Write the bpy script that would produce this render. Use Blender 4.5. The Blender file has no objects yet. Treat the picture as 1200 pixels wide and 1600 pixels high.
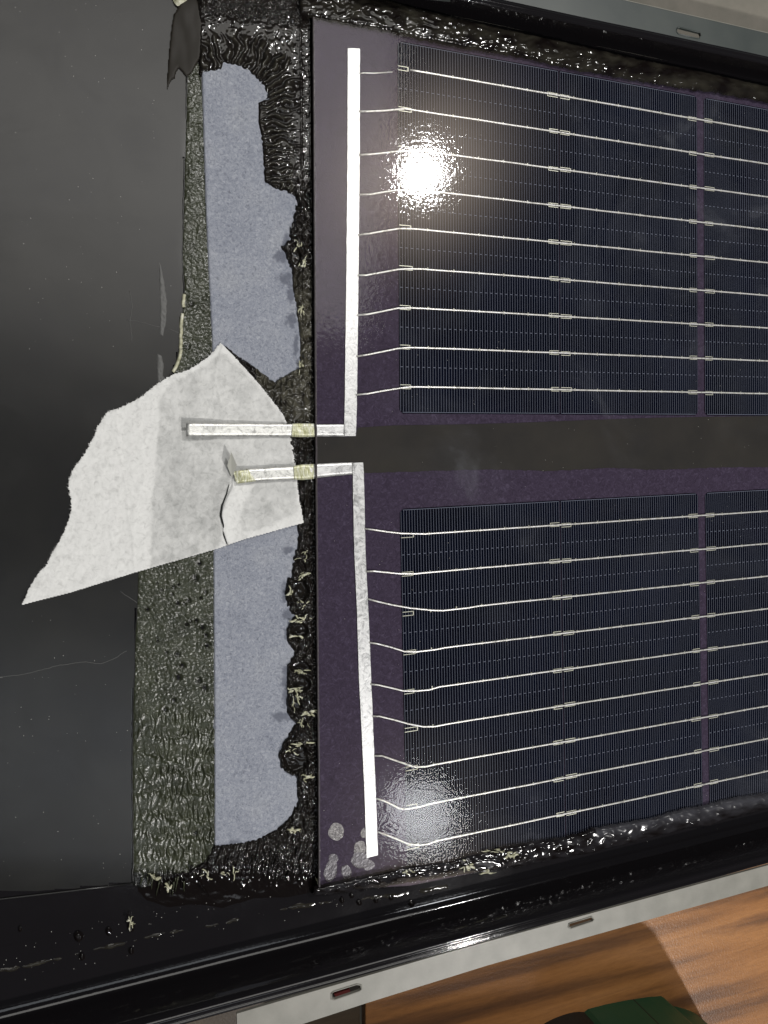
import bpy, math, random
import numpy as np
from mathutils import Matrix, Vector
from mathutils.geometry import tessellate_polygon

# ------------------------------------------------------------------ camera, light, exposure
S = bpy.context.scene
MM = 0.001
RV = np.array([0.0225, -0.3345, -0.0263]); CP = np.array([-122.8644, -201.5833, 325.9922]); FPX = 1200.0
def _rod(r):
    t = np.linalg.norm(r); k = r/t
    K = np.array([[0,-k[2],k[1]],[k[2],0,-k[0]],[-k[1],k[0],0]])
    return np.eye(3)+np.sin(t)*K+(1-np.cos(t))*K@K
CM = _rod(RV) @ np.diag([1,-1,-1.0])            # world -> lens axes (x right, y down, z forward)
cam_d = bpy.data.cameras.new('camera'); cam = bpy.data.objects.new('camera', cam_d)
S.collection.objects.link(cam); S.camera = cam
Rb = (np.diag([1,-1,-1.0]) @ CM).T
mw = Matrix([list(Rb[0])+[CP[0]*MM], list(Rb[1])+[CP[1]*MM], list(Rb[2])+[CP[2]*MM], [0,0,0,1]])
cam.matrix_world = mw
cam_d.sensor_fit = 'VERTICAL'; cam_d.sensor_height = 36; cam_d.lens = 36*FPX/1600
cam_d.clip_start = 0.005; cam_d.clip_end = 50

W = bpy.data.worlds.new('World'); S.world = W; W.use_nodes = True
W.node_tree.nodes['Background'].inputs[0].default_value = (0.80, 0.86, 1.0, 1)
W.node_tree.nodes['Background'].inputs[1].default_value = 0.04
S.view_settings.view_transform = 'Standard'; S.view_settings.look = 'None'
S.view_settings.exposure = 0; S.view_settings.gamma = 1
try: S.cycles.sample_clamp_indirect = 4
except Exception: pass
S.cycles.max_bounces = 8; S.cycles.transparent_max_bounces = 8

def lamp(name, mirror_px, height, watts, radius, col, shape='DISK'):
    # the lamp whose reflection in the glass is seen at mirror_px, hung at that height (mm)
    X = unproj(*mirror_px, 1.5); c = np.array([CP[0], CP[1], 3-CP[2]])
    d = X-c; L = X + d/d[2]*height
    ld = bpy.data.lights.new(name, 'AREA'); ld.shape = shape; ld.size = radius*2*MM; ld.energy = watts; ld.color = col
    o = bpy.data.objects.new(name, ld); S.collection.objects.link(o)
    o.location = L*MM
    aim = Vector((0, -0.20, 0)) - o.location
    o.rotation_euler = aim.to_track_quat('-Z', 'Y').to_euler()
    return o
def unproj(u, v, z=0.0):
    d = CM.T @ np.array([(u-600)/FPX, (v-800)/FPX, 1.0])
    return CP + d*((z-CP[2])/d[2])
def PX(U, V, z=0.0):
    U = np.asarray(U, float); V = np.asarray(V, float); Z = np.zeros_like(U)+z
    d = np.stack([(U-600)/FPX, (V-800)/FPX, np.ones_like(U)], -1) @ CM
    t = (Z-CP[2])/d[..., 2]
    return np.stack([CP[0]+d[...,0]*t, CP[1]+d[...,1]*t, Z], -1)

lamp('ceiling_lamp', (660, 272), 1500, 9.5, 20, (1.0, 0.98, 0.96))
lamp('diffuse_lamp', (658, 1275), 1500, 1.5, 90, (0.95, 0.97, 1.0))
lamp('workshop_lamp', (740, 1545), 1500, 22.5, 30, (1.0, 0.97, 0.94))
def soft(name, loc, size, watts, col, aim=(0,-.2,0)):
    ld = bpy.data.lights.new(name, 'AREA'); ld.shape='RECTANGLE'; ld.size, ld.size_y = size; ld.energy = watts; ld.color = col
    o = bpy.data.objects.new(name, ld); S.collection.objects.link(o); o.location = loc
    o.rotation_euler = (Vector(aim)-Vector(loc)).to_track_quat('-Z','Y').to_euler(); return o
soft('ceiling_panel_lamp', (0.0, 0.66, 1.7), (1.2, 0.85), 8.5, (1.0, 0.975, 0.93))
soft('bench_side_lamp', (-0.2, -0.84, 1.65), (0.9, 0.40), 1.9, (0.9, 0.95, 1.0))

# ------------------------------------------------------------------ helpers
rnd = random.Random(7); rng = np.random.default_rng(11)
COL = S.collection
def link(name, me, mat=None, parent=None, **props):
    o = bpy.data.objects.new(name, me); COL.objects.link(o)
    if mat is not None and me is not None: me.materials.append(mat)
    if parent is not None: o.parent = parent
    for k, v in props.items(): o[k] = v
    return o
def thing(name, label, category, group=None):
    o = bpy.data.objects.new(name, None); COL.objects.link(o); o['label'] = label; o['category'] = category
    o.empty_display_size = 0.01
    if group: o['group'] = group
    return o
def mesh(name, verts, faces, smooth=False, uv=None):
    me = bpy.data.meshes.new(name); v = np.asarray(verts, float)*MM
    me.from_pydata(v.tolist(), [], [list(map(int, f)) for f in faces]); me.update()
    if smooth: me.polygons.foreach_set('use_smooth', np.ones(len(me.polygons), bool))
    return me
def noise2(x, y, seed=0):
    x = np.asarray(x, float); y = np.asarray(y, float)
    xi = np.floor(x).astype(np.int64); yi = np.floor(y).astype(np.int64); fx = x-xi; fy = y-yi
    def g(i, j):
        h = (i*374761393 + j*668265263 + seed*974634777) & 0xffffffff
        h = ((h ^ (h >> 13))*1274126177) & 0xffffffff; h = h ^ (h >> 16)
        a = (h & 0xffff)/65536.0*2*np.pi; return np.cos(a), np.sin(a)
    def d(i, j, dx, dy): a, b = g(i, j); return a*dx+b*dy
    sx = fx*fx*fx*(fx*(fx*6-15)+10); sy = fy*fy*fy*(fy*(fy*6-15)+10)
    n0 = d(xi, yi, fx, fy)*(1-sx)+d(xi+1, yi, fx-1, fy)*sx
    n1 = d(xi, yi+1, fx, fy-1)*(1-sx)+d(xi+1, yi+1, fx-1, fy-1)*sx
    return (n0*(1-sy)+n1*sy)*1.5
def fbm(x, y, o=3, seed=0):
    r = 0; a = 1; f = 1
    for i in range(o): r = r+a*noise2(x*f, y*f, seed+i*17); a *= .5; f *= 2.03
    return r
def sdf(U, V, poly):
    p = np.asarray(poly, float); sh = U.shape; x = U.ravel(); y = V.ravel()
    dm = np.full(x.shape, 1e18); ins = np.zeros(x.shape, bool)
    for i in range(len(p)):
        a = p[i]; b = p[(i+1) % len(p)]; e = b-a; wx = x-a[0]; wy = y-a[1]
        t = np.clip((wx*e[0]+wy*e[1])/max(e@e, 1e-9), 0, 1)
        dm = np.minimum(dm, (wx-e[0]*t)**2+(wy-e[1]*t)**2)
        if e[1] != 0:
            c = ((a[1] <= y) != (b[1] <= y)) & (x < a[0]+(y-a[1])/e[1]*e[0]); ins ^= c
    d = np.sqrt(dm); return np.where(ins, d, -d).reshape(sh)       # positive inside
def rough_line(pts, amp, step=3.0, seed=0, closed=True, scale=5.0):
    """resample a traced outline and give it a torn, irregular edge"""
    out = []; n = len(pts)
    rng_ = range(n if closed else n-1)
    for i in rng_:
        a = np.array(pts[i][:2], float); b = np.array(pts[(i+1) % n][:2], float); L = np.linalg.norm(b-a)
        am = pts[i][2] if len(pts[i]) > 2 else amp
        k = max(1, int(L/step)); nn = np.array([-(b-a)[1], (b-a)[0]])/max(L, 1e-6)
        for j in range(k):
            p = a+(b-a)*j/k
            q = float(noise2(p[0]/scale+seed, p[1]/scale)+.6*noise2(p[0]/scale*2.7, p[1]/scale*2.7+seed))
            out.append(tuple(p+nn*q*am))
    if not closed: out.append(tuple(pts[-1][:2]))
    return out
def slab(name, outline, z0, z1, mat, parent=None, holes=(), zf=None, smooth=False, **props):
    """solid plate with a traced outline: outline is seen at its top height z1, real thickness down to z0"""
    loops = [list(outline)]+[list(h) for h in holes]
    V = []; ring = []
    for lp in loops:
        a = np.array(lp); ring.append((len(V), len(lp)))
        w = PX(a[:,0], a[:,1], z1)
        if zf is not None: w[:,2] = z1+zf(a[:,0], a[:,1])
        V += w.tolist()
    n = len(V)
    tri = tessellate_polygon([[Vector((V[s+i][0], V[s+i][1], 0)) for i in range(c)] for s, c in ring])
    F = []
    for t in tri:
        a, b, c = [Vector(V[i]) for i in t]
        if (b-a).cross(c-a).z < 0: t = (t[0], t[2], t[1])
        F.append(tuple(t))
    V2 = V+[[p[0], p[1], z0 if zf is None else p[2]-(z1-z0)] for p in V]
    for t in list(F): F.append((t[0]+n, t[2]+n, t[1]+n))
    for s, c in ring:
        for i in range(c):
            j = (i+1) % c; F.append((s+i, s+j, s+j+n, s+i+n))
    me = mesh(name, V2, F, smooth); return link(name, me, mat, parent, **props)
def height_sheet(name, outline, step, zfunc, mat, parent=None, color=None, margin=3.0, smooth=True, base=None, **props):
    """relief over a traced outline; zfunc(U,V,d) gives the height in mm; d is the distance in from the edge"""
    p = np.asarray([q[:2] for q in outline], float)
    u = np.arange(p[:,0].min()-margin, p[:,0].max()+margin+step, step); v = np.arange(p[:,1].min()-margin, p[:,1].max()+margin+step, step)
    U, V = np.meshgrid(u, v); d = sdf(U, V, p)
    Z = zfunc(U, V, d); X = PX(U, V, base if base is not None else float(np.median(Z[d > 0]))); X[...,2] = Z
    keep = d > -margin
    q = keep[:-1,:-1] & keep[1:,:-1] & keep[:-1,1:] & keep[1:,1:]
    idx = -np.ones(U.shape, int); used = np.zeros(U.shape, bool)
    used[:-1,:-1] |= q; used[1:,:-1] |= q; used[:-1,1:] |= q; used[1:,1:] |= q
    idx[used] = np.arange(used.sum())
    a = idx[:-1,:-1][q]; b = idx[:-1,1:][q]; c = idx[1:,1:][q]; e = idx[1:,:-1][q]
    F = np.stack([a, e, c, b], -1)
    me = bpy.data.meshes.new(name); co = X[used]*MM; nf = len(F)
    me.vertices.add(len(co)); me.vertices.foreach_set('co', co.ravel())
    me.loops.add(nf*4); me.loops.foreach_set('vertex_index', F.ravel().astype(np.int32))
    me.polygons.add(nf); me.polygons.foreach_set('loop_start', np.arange(nf, dtype=np.int32)*4)
    me.update(calc_edges=True)
    me.polygons.foreach_set('use_smooth', np.full(nf, smooth))
    if color is not None:
        m = np.clip(color(U, V, d, Z), 0, 1)[used]; at = me.attributes.new('mask', 'FLOAT', 'POINT'); at.data.foreach_set('value', m.astype(np.float32))
    return link(name, me, mat, parent, **props)
def tube(name, pts, r, mat, parent=None, seg=6, taper=None, world=False, **props):
    P = np.array(pts if world else [PX(a, b, c) for a, b, c in pts], float); V = []; F = []
    n = len(P)
    for i in range(n):
        t = P[min(i+1, n-1)]-P[max(i-1, 0)]; t = t/max(np.linalg.norm(t), 1e-9)
        s = np.cross(t, [0,0,1.0]); s = s/max(np.linalg.norm(s), 1e-6); w = np.cross(s, t)
        rr = r*(taper(i/(n-1)) if taper else 1)
        for k in range(seg):
            a = 2*np.pi*k/seg; V.append(P[i]+rr*(np.cos(a)*s+np.sin(a)*w))
    for i in range(n-1):
        for k in range(seg): F.append((i*seg+k, i*seg+(k+1)%seg, (i+1)*seg+(k+1)%seg, (i+1)*seg+k))
    F.append(tuple(range(seg-1,-1,-1))); F.append(tuple((n-1)*seg+k for k in range(seg)))
    if mat is None: return V, F
    return link(name, mesh(name, V, F, True), mat, parent, **props)
def join(parts):
    V = []; F = []
    for v, f in parts:
        o = len(V); V += [list(x) for x in v]; F += [tuple(i+o for i in q) for q in f]
    return V, F

# ------------------------------------------------------------------ materials
def mat(name, base, rough=.5, spec=.5, metal=0.0, coat=0.0, coat_rough=.1):
    m = bpy.data.materials.new(name); m.use_nodes = True; b = m.node_tree.nodes['Principled BSDF']
    b.inputs['Base Color'].default_value = (*base, 1); b.inputs['Roughness'].default_value = rough
    b.inputs['Specular IOR Level'].default_value = spec; b.inputs['Metallic'].default_value = metal
    b.inputs['Coat Weight'].default_value = coat; b.inputs['Coat Roughness'].default_value = coat_rough
    return m, m.node_tree, b
def N(nt, t, **kw):
    n = nt.nodes.new(t)
    for k, v in kw.items(): setattr(n, k, v)
    return n
def noise(nt, scale, detail=3, rough=.5, vec=None, stretch=None, dist=0):
    tc = N(nt, 'ShaderNodeTexCoord'); n = N(nt, 'ShaderNodeTexNoise'); src = tc.outputs['Object']
    if stretch:
        mp = N(nt, 'ShaderNodeMapping'); mp.inputs['Scale'].default_value = stretch[:3]
        if len(stretch) > 3: mp.inputs['Rotation'].default_value = (0, 0, stretch[3])
        nt.links.new(src, mp.inputs[0]); src = mp.outputs[0]
    nt.links.new(src, n.inputs['Vector']); n.inputs['Scale'].default_value = scale
    n.inputs['Detail'].default_value = detail; n.inputs['Roughness'].default_value = rough; n.inputs['Distortion'].default_value = dist
    return n.outputs['Fac']
def ramp(nt, fac, stops):
    r = N(nt, 'ShaderNodeValToRGB'); e = r.color_ramp.elements
    while len(e) < len(stops): e.new(.5)
    for i, (p, c) in enumerate(stops): e[i].position = p; e[i].color = (*c, 1) if len(c) == 3 else c
    nt.links.new(fac, r.inputs[0]); return r.outputs[0]
def bump(nt, b, fac, dist_mm, strength=1.0, sock='Normal', prev=None):
    n = N(nt, 'ShaderNodeBump'); n.inputs['Distance'].default_value = dist_mm*MM; n.inputs['Strength'].default_value = strength
    nt.links.new(fac, n.inputs['Height'])
    if prev is not None: nt.links.new(prev, n.inputs['Normal'])
    nt.links.new(n.outputs[0], b.inputs[sock]); return n.outputs[0]
def mixc(nt, fac, a, b_, blend='MIX'):
    m = N(nt, 'ShaderNodeMix', data_type='RGBA', blend_type=blend)
    for s, v in ((0, fac), (6, a), (7, b_)):
        if hasattr(v, 'links'): nt.links.new(v, m.inputs[s])
        elif s == 0: m.inputs[0].default_value = v
        else: m.inputs[s].default_value = (*v, 1)
    return m.outputs[2]
def attr(nt, name='mask'):
    a = N(nt, 'ShaderNodeAttribute'); a.attribute_name = name; return a.outputs['Fac']

# black enamelled steel of the tray
M_pan, nt, b = mat('tray_enamel', (.009,.008,.009), .2, .5)
nt.links.new(ramp(nt, noise(nt, 60, 4), [(.35,(.06,)*3), (.7,(.10,)*3)]), b.inputs['Roughness'])
bump(nt, b, noise(nt, 700, 3), .02)
# metal of the upper flange
M_fl, nt, b = mat('grey_green_flange', (.045,.052,.048), .35, .5)
nt.links.new(ramp(nt, noise(nt, 40, 5), [(.3,(.048,.058,.055)), (.7,(.072,.082,.075))]), b.inputs['Base Color'])
M_pale, nt, b = mat('glare_grey_flange', (.36,.35,.31), .45, .4)  # lower flange: glare put into the base colour, paler than the upper one
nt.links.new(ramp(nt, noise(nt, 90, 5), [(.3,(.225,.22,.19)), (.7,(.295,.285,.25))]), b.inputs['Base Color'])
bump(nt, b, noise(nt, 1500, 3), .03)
# dark film at the left
M_sheet, nt, b = mat('dark_grey_film', (.024,.024,.023), .36, .5)
c = ramp(nt, noise(nt, 22, 6, .6), [(.3,(.0095,.0095,.010)), (.7,(.0175,.017,.015))])
nt.links.new(c, b.inputs['Base Color'])
nt.links.new(ramp(nt, noise(nt, 26, 8, .68, dist=1.5), [(.3,(.275,)*3), (.5,(.29,)*3), (.62,(.315,)*3), (.75,(.285,)*3)]), b.inputs['Roughness'])
bump(nt, b, noise(nt, 2200, 3), .012)
M_mark, nt, b = mat('scuffed_film', (.11,.11,.105), .5, .5); bump(nt, b, noise(nt, 900, 4), .2)
M_membrane, nt, b = mat('brown_black_membrane', (.015,.012,.008), .5, .25)
# olive adhesive residue
M_olive, nt, b = mat('olive_adhesive', (.05,.052,.036), .22, .6)
c = ramp(nt, noise(nt, 120, 5, .6), [(.3,(.022,.025,.013)), (.7,(.050,.055,.033))])
nt.links.new(mixc(nt, attr(nt), c, (.008,.008,.007)), b.inputs['Base Color'])
bump(nt, b, noise(nt, 1400, 3), .18)
M_yel, nt, b = mat('dried_cream_glue', (.52,.53,.34), .4, .5)
nt.links.new(ramp(nt, noise(nt, 500, 3), [(.3,(.28,.275,.18)), (.5,(.50,.49,.34)), (.68,(.72,.71,.58))]), b.inputs['Base Color'])
# blue grey fibre strip
M_blue, nt, b = mat('blue_grey_fibre', (.26,.29,.37), .85, .25)
f1 = noise(nt, 800, 4, .75, dist=1.0); f2 = noise(nt, 60, 5, .6)
c = ramp(nt, f1, [(.33,(.095,.10,.125)), (.45,(.265,.285,.335)), (.57,(.37,.388,.435)), (.70,(.58,.59,.63))])
c = mixc(nt, .42, c, ramp(nt, f2, [(.3,(.235,.255,.31)), (.5,(.31,.33,.385)), (.7,(.38,.395,.43))]))
nt.links.new(mixc(nt, attr(nt), c, (.12,.13,.165)), b.inputs['Base Color'])
bump(nt, b, f1, .28)
# black butyl
def butyl(name, dull):
    m, nt, b = mat(name, (.006,.005,.005), .11, .34)
    c = mixc(nt, attr(nt), (.0065,.0048,.0045), dull)
    nt.links.new(c, b.inputs['Base Color'])
    r = N(nt, 'ShaderNodeMapRange'); r.inputs[3].default_value = .08; r.inputs[4].default_value = .32
    nt.links.new(attr(nt), r.inputs[0]); nt.links.new(r.outputs[0], b.inputs['Roughness'])
    bump(nt, b, noise(nt, 500, 1), .02)
    return m
M_butyl = butyl('black_butyl', (.085,.080,.058))
M_butyl2 = butyl('clear_edged_butyl', (.05,.05,.058))
# masking tape
M_tape, nt, b = mat('white_crepe_tape', (.72,.72,.69), .8, .2)
f1 = noise(nt, 420, 5, .65, dist=.8); f2 = noise(nt, 40, 4, .6)
lite = ramp(nt, f1, [(.28,(.62,.62,.60)), (.48,(.79,.79,.765)), (.75,(.86,.86,.835))])
dark = ramp(nt, f1, [(.28,(.22,.225,.215)), (.48,(.44,.445,.43)), (.72,(.66,.66,.64))])
dark = mixc(nt, .45, dark, ramp(nt, f2, [(.35,(.34,.345,.335)), (.7,(.56,.56,.54))]))
nt.links.new(mixc(nt, attr(nt), lite, dark), b.inputs['Base Color'])
bump(nt, b, f1, .14)
M_tape_back = mat('tape_underside', (.40,.40,.36), .8, .2)[0]
# tinned copper ribbon
def tin(name, base, rough, bd, mt=.7):
    m, nt, b = mat(name, base, rough, .5, mt)
    f = noise(nt, 260, 4, .7, dist=2.0)
    nt.links.new(ramp(nt, f, [(.34, tuple(x*.64 for x in base)), (.5, base), (.64, tuple(min(1, x*1.12) for x in base))]), b.inputs['Base Color'])
    nt.links.new(ramp(nt, f, [(.3,(rough*.8,)*3), (.7,(rough*1.3,)*3)]), b.inputs['Roughness'])
    bump(nt, b, f, bd); return m
M_rib = tin('tinned_ribbon', (.80,.80,.76), .42, .12)
M_wire = tin('tinned_wire', (1.0,.98,.88), .28, .01, .35)
M_flux, nt, b = mat('yellowed_flux', (.62,.62,.30), .3, .5, .2)
nt.links.new(ramp(nt, noise(nt, 500, 4, .7, stretch=(2.5,.6,1)), [(.32,(.36,.36,.16)), (.5,(.68,.68,.46)), (.66,(.86,.86,.78))]), b.inputs['Base Color'])
bump(nt, b, noise(nt, 500, 4, .7, stretch=(2.5,.6,1)), .3)
# laminate
M_back, nt, b = mat('violet_grey_backing', (.07,.05,.08), .6, .1)
c = ramp(nt, noise(nt, 420, 4, .7, dist=1.5), [(.3,(.034,.024,.041)), (.55,(.056,.041,.068)), (.78,(.104,.083,.130))])
tc = N(nt, 'ShaderNodeTexCoord')
nt.links.new(c, b.inputs['Base Color']); bump(nt, b, noise(nt, 420, 4, .7, dist=1.5), .25)
M_band, nt, b = mat('matt_black_band', (.042,.040,.034), .62, .12)
nt.links.new(ramp(nt, noise(nt, 35, 5, .6), [(.3,(.030,.028,.025)), (.7,(.042,.038,.031))]), b.inputs['Base Color'])
M_cell, nt, b = mat('navy_silicon', (.006,.008,.016), .5, .0)
nt.links.new(ramp(nt, noise(nt, 25, 4), [(.3,(.001,.0015,.0045)), (.7,(.003,.0045,.012))]), b.inputs['Base Color'])
M_grid = mat('silver_grid_print', (.23,.25,.31), .6, .0, .0)[0]
M_pad = mat('silver_pad_print', (.78,.78,.62), .4, .5, .3)[0]
M_bubble, nt, b = mat('trapped_air_bubble', (.21,.20,.185), .32, .6, .3)
nt.links.new(ramp(nt, noise(nt, 900, 4, .7, dist=1), [(.3,(.06,.055,.055)), (.55,(.2,.19,.18)), (.75,(.42,.41,.37))]), b.inputs['Base Color'])
bump(nt, b, noise(nt, 900, 4, .7, dist=1), .25)
M_dust = mat('pale_dust', (.7,.69,.64), .7, .3)[0]
# pane: clear sheet that lets the cells show, with the pebbled solar glass texture on its gloss
M_glass = bpy.data.materials.new('pebbled_glass'); M_glass.use_nodes = True; nt = M_glass.node_tree; nt.nodes.clear()
out = N(nt, 'ShaderNodeOutputMaterial'); mx = N(nt, 'ShaderNodeMixShader'); tr = N(nt, 'ShaderNodeBsdfTransparent'); gl = N(nt, 'ShaderNodeBsdfGlossy', distribution='BECKMANN')
lwt = N(nt, 'ShaderNodeLayerWeight'); pw = N(nt, 'ShaderNodeMath', operation='POWER'); pw.inputs[1].default_value = 4.5; nt.links.new(lwt.outputs['Facing'], pw.inputs[0]); fr = N(nt, 'ShaderNodeMath', operation='MULTIPLY_ADD'); fr.inputs[1].default_value = .8; fr.inputs[2].default_value = .018; nt.links.new(pw.outputs[0], fr.inputs[0])
tr.inputs[0].default_value = (.97,.97,.98,1)
gl.inputs['Roughness'].default_value = .115
f1 = noise(nt, 620, 2, .5); f2 = noise(nt, 9, 5, .6)
bp = N(nt, 'ShaderNodeBump'); bp.inputs['Distance'].default_value = .042*MM; nt.links.new(f1, bp.inputs['Height'])
nt.links.new(bp.outputs[0], gl.inputs['Normal'])
nt.links.new(ramp(nt, f2, [(.40,(.058,)*3), (.58,(.066,)*3), (.68,(.10,)*3)]), gl.inputs['Roughness'])
nt.links.new(fr.outputs[0], mx.inputs[0]); nt.links.new(tr.outputs[0], mx.inputs[1]); gw = N(nt, 'ShaderNodeBsdfGlossy', distribution='BECKMANN'); gw.inputs['Roughness'].default_value = .23; gm = N(nt, 'ShaderNodeMixShader'); gm.inputs[0].default_value = .20
gw.inputs[0].default_value = (1,.84,.68,1); nt.links.new(gl.outputs[0], gm.inputs[1]); nt.links.new(gw.outputs[0], gm.inputs[2]); nt.links.new(gm.outputs[0], mx.inputs[2]); hz = N(nt, 'ShaderNodeBsdfDiffuse'); hz.inputs[0].default_value = (.55,.57,.62,1); mh = N(nt, 'ShaderNodeMixShader')
hm = N(nt, 'ShaderNodeMath', operation='MULTIPLY'); nt.links.new(ramp(nt, noise(nt, 16, 7, .62, dist=1.2), [(.50,(0,)*3), (.62,(.012,)*3), (.78,(.10,)*3)]), hm.inputs[0])
nt.links.new(ramp(nt, noise(nt, 5.5, 2, .5), [(.45,(.1,)*3), (.65,(1,)*3)]), hm.inputs[1])
nt.links.new(hm.outputs[0], mh.inputs[0]); nt.links.new(mx.outputs[0], mh.inputs[1]); nt.links.new(hz.outputs[0], mh.inputs[2]); nt.links.new(mh.outputs[0], out.inputs[0])
M_edge, nt, b = mat('glass_cut_edge', (.09,.078,.082), .2, .6)
bump(nt, b, noise(nt, 500, 3), .3)
# wood and bench
def wood(name, stops, rot, rough):
    m, nt, b = mat(name, (.2,.1,.05), rough, .45)
    g = noise(nt, 8, 5, .5, stretch=(.55,7.5,1,rot), dist=.15); h = noise(nt, 300, 4, .7, stretch=(.5,3,1,rot))
    c = ramp(nt, g, stops); c = mixc(nt, .35, c, ramp(nt, h, [(.35,(.10,.05,.022)), (.65,(.40,.22,.10))]), 'OVERLAY') if False else mixc(nt, .5, c, ramp(nt, h, [(.3,(.40,.38,.36)), (.62,(.62,.60,.58))]), 'OVERLAY')
    nt.links.new(c, b.inputs['Base Color']); bump(nt, b, h, .12); bump(nt, b, noise(nt, 1100, 2), .10)
    return m
M_wood = wood('walnut_veneer', [(.30,(.06,.031,.019)), (.42,(.15,.068,.028)), (.52,(.31,.138,.046)), (.62,(.38,.175,.06)), (.70,(.22,.10,.04)), (.80,(.075,.045,.026))], -.27, .33)
M_wood2 = wood('dark_brown_board', [(.35,(.035,.024,.014)), (.6,(.075,.052,.030))], -.27, .5)
M_bench, nt, b = mat('beige_worktop', (.21,.195,.165), .7, .3)
nt.links.new(ramp(nt, noise(nt, 60, 5, .6), [(.3,(.18,.17,.14)), (.7,(.235,.215,.18))]), b.inputs['Base Color'])
M_green, nt, b = mat('green_plastic', (.006,.065,.030), .38, .5)
bump(nt, b, noise(nt, 1500, 2), .05)
M_greenb = mat('near_black', (.01,.012,.011), .5, .4)[0]
M_red = mat('red_plastic', (.35,.03,.02), .5, .4)[0]

# ------------------------------------------------------------------ bench, boards
ZT = -14.0
def box(name, x0, x1, y0, y1, z0, z1, m, parent=None, **props):
    v = [(x,y,z) for z in (z0,z1) for y in (y0,y1) for x in (x0,x1)]
    f = [(0,2,3,1),(4,5,7,6),(0,1,5,4),(2,6,7,3),(0,4,6,2),(1,3,7,5)]
    return link(name, mesh(name, v, f), m, parent, **props)
box('worktop', -900, 1100, -1100, 700, ZT-40, ZT-6, M_bench, kind='structure')

def Wp(u, v, z): return PX(u, v, z)
# board under the tray at the lower right; its left end shows at x=570
a = Wp(571, 1600, ZT); dirx = Wp(1200, 1455, ZT)-Wp(700, 1600-24, ZT); dirx = dirx/np.linalg.norm(dirx); diry = np.array([dirx[1], -dirx[0], 0]); diry = diry if diry[1] < 0 else -diry
def plank(name, x0, x1, y0, y1, m, label, top=ZT):
    pts = [a+dirx*x+(-diry)*y for x, y in ((x0,y0),(x1,y0),(x1,y1),(x0,y1))]
    V = [[p[0],p[1],z] for z in (top-6.1, top) for p in pts]
    o = link(name, mesh(name, V, [(3,2,1,0),(4,5,6,7),(0,1,5,4),(1,2,6,5),(2,3,7,6),(3,0,4,7)]), m, None, label=label, category='board')
    mod = o.modifiers.new('edge', 'BEVEL'); mod.width = .6*MM; mod.segments = 2
    return o
plank('wooden_board', 0, 620, -330, 62, M_wood, 'reddish brown wood grain board under the lower right rim of the tray')
plank('dark_board', -330, -2.4, -330, 55, M_wood2, 'dark brown board end seen below the pale slotted flange', ZT-.6)
o = slab('red_offcut', [(522,1553),(546,1545),(552,1560),(530,1569)], ZT, ZT+2.5, M_red, None, label='small red plastic bit seen through the slot in the pale flange', category='plastic scrap')

# ------------------------------------------------------------------ the tray (pan) with its rims
ZF = -3.5
tray = thing('steel_tray', 'black steel tray with raised rims that holds the glass laminate', 'tray')
bB = [PX(0, 1511, ZF), PX(1200, 1246, ZF)]; bR = [PX(300, 1583, 14), PX(1200, 1338, 14)]
tB = [PX(800, 44, ZF), PX(1200, 128, ZF)]; tR = [PX(800, 17, 9), PX(1200, 101, 9)]
def line_at(L, x): t = (x-L[0][0])/(L[1][0]-L[0][0]); return L[0][1]+(L[1][1]-L[0][1])*t
X0, X1 = -330.0, 430.0
xs = np.linspace(X0, X1, 90)
def loft(name, rows, m, parent, **props):
    V = []; n = len(rows[0])
    for r in rows: V += r
    F = [(i*n+j, (i+1)*n+j, (i+1)*n+j+1, i*n+j+1) for i in range(len(rows)-1) for j in range(n-1)]
    me = mesh(name, V, F, True); o = link(name, me, m, parent, **props); return o
def profile_rows(LB, LR, zr, side, prof_out):
    rows = []
    for x in xs:
        yb = line_at(LB, x); yr = line_at(LR, x); w = float(noise2(x/40, 3.3+side)*.15)
        r = []
        for f, h in (((-.30,0),(0,.0),(.3,.0),(.6,.001),(.74,.003),(.757,.05),(.78,.2),(.82,.42),(.86,.60),(.90,.77),(.94,.90),(.975,.975)) if side < 0 else ((-.30,0),(0,.0),(.12,.02),(.22,.10),(.34,.28),(.5,.5),(.66,.69),(.8,.84),(.9,.93),(.97,.98))):
            r.append([x, yb+(yr-yb)*f+w*.5, ZF+.02+(zr-ZF-.02)*h])
        for dy, dz in prof_out: r.append([x, yr+side*dy+w, zr+dz])
        rows.append(r)
    return rows
out_b = [(.0,0),(.5,.15),(1.0,.1),(1.5,-.3),(1.9,-.75),(2.3,-.85),(2.7,-.5),(3.1,-.15),(3.5,-.1),(4.0,-.5),(4.4,-1.2),(4.7,-2.4),(4.8,-4)]
loft('lower_rim', profile_rows(bB, bR, 14, -1, out_b), M_pan, tray)
out_t = [(.0,0),(.5,.15),(1.0,.1),(1.5,-.25),(2.0,-.5),(2.5,-.4),(3.1,-.35),(3.8,-.8),(4.6,-1.3),(5.6,-1.5)]
loft('upper_rim', profile_rows(tB, tR, 9, 1, out_t), M_pan, tray)
V = []; F = []
for i, x in enumerate(xs):
    V += [[x, line_at(bB, x)-.0, ZF], [x, line_at(tB, x)+0, ZF]]
for i in range(len(xs)-1): F.append((2*i, 2*i+2, 2*i+3, 2*i+1))
link('tray_floor', mesh('tray_floor', V, F), M_pan, tray)
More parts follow.
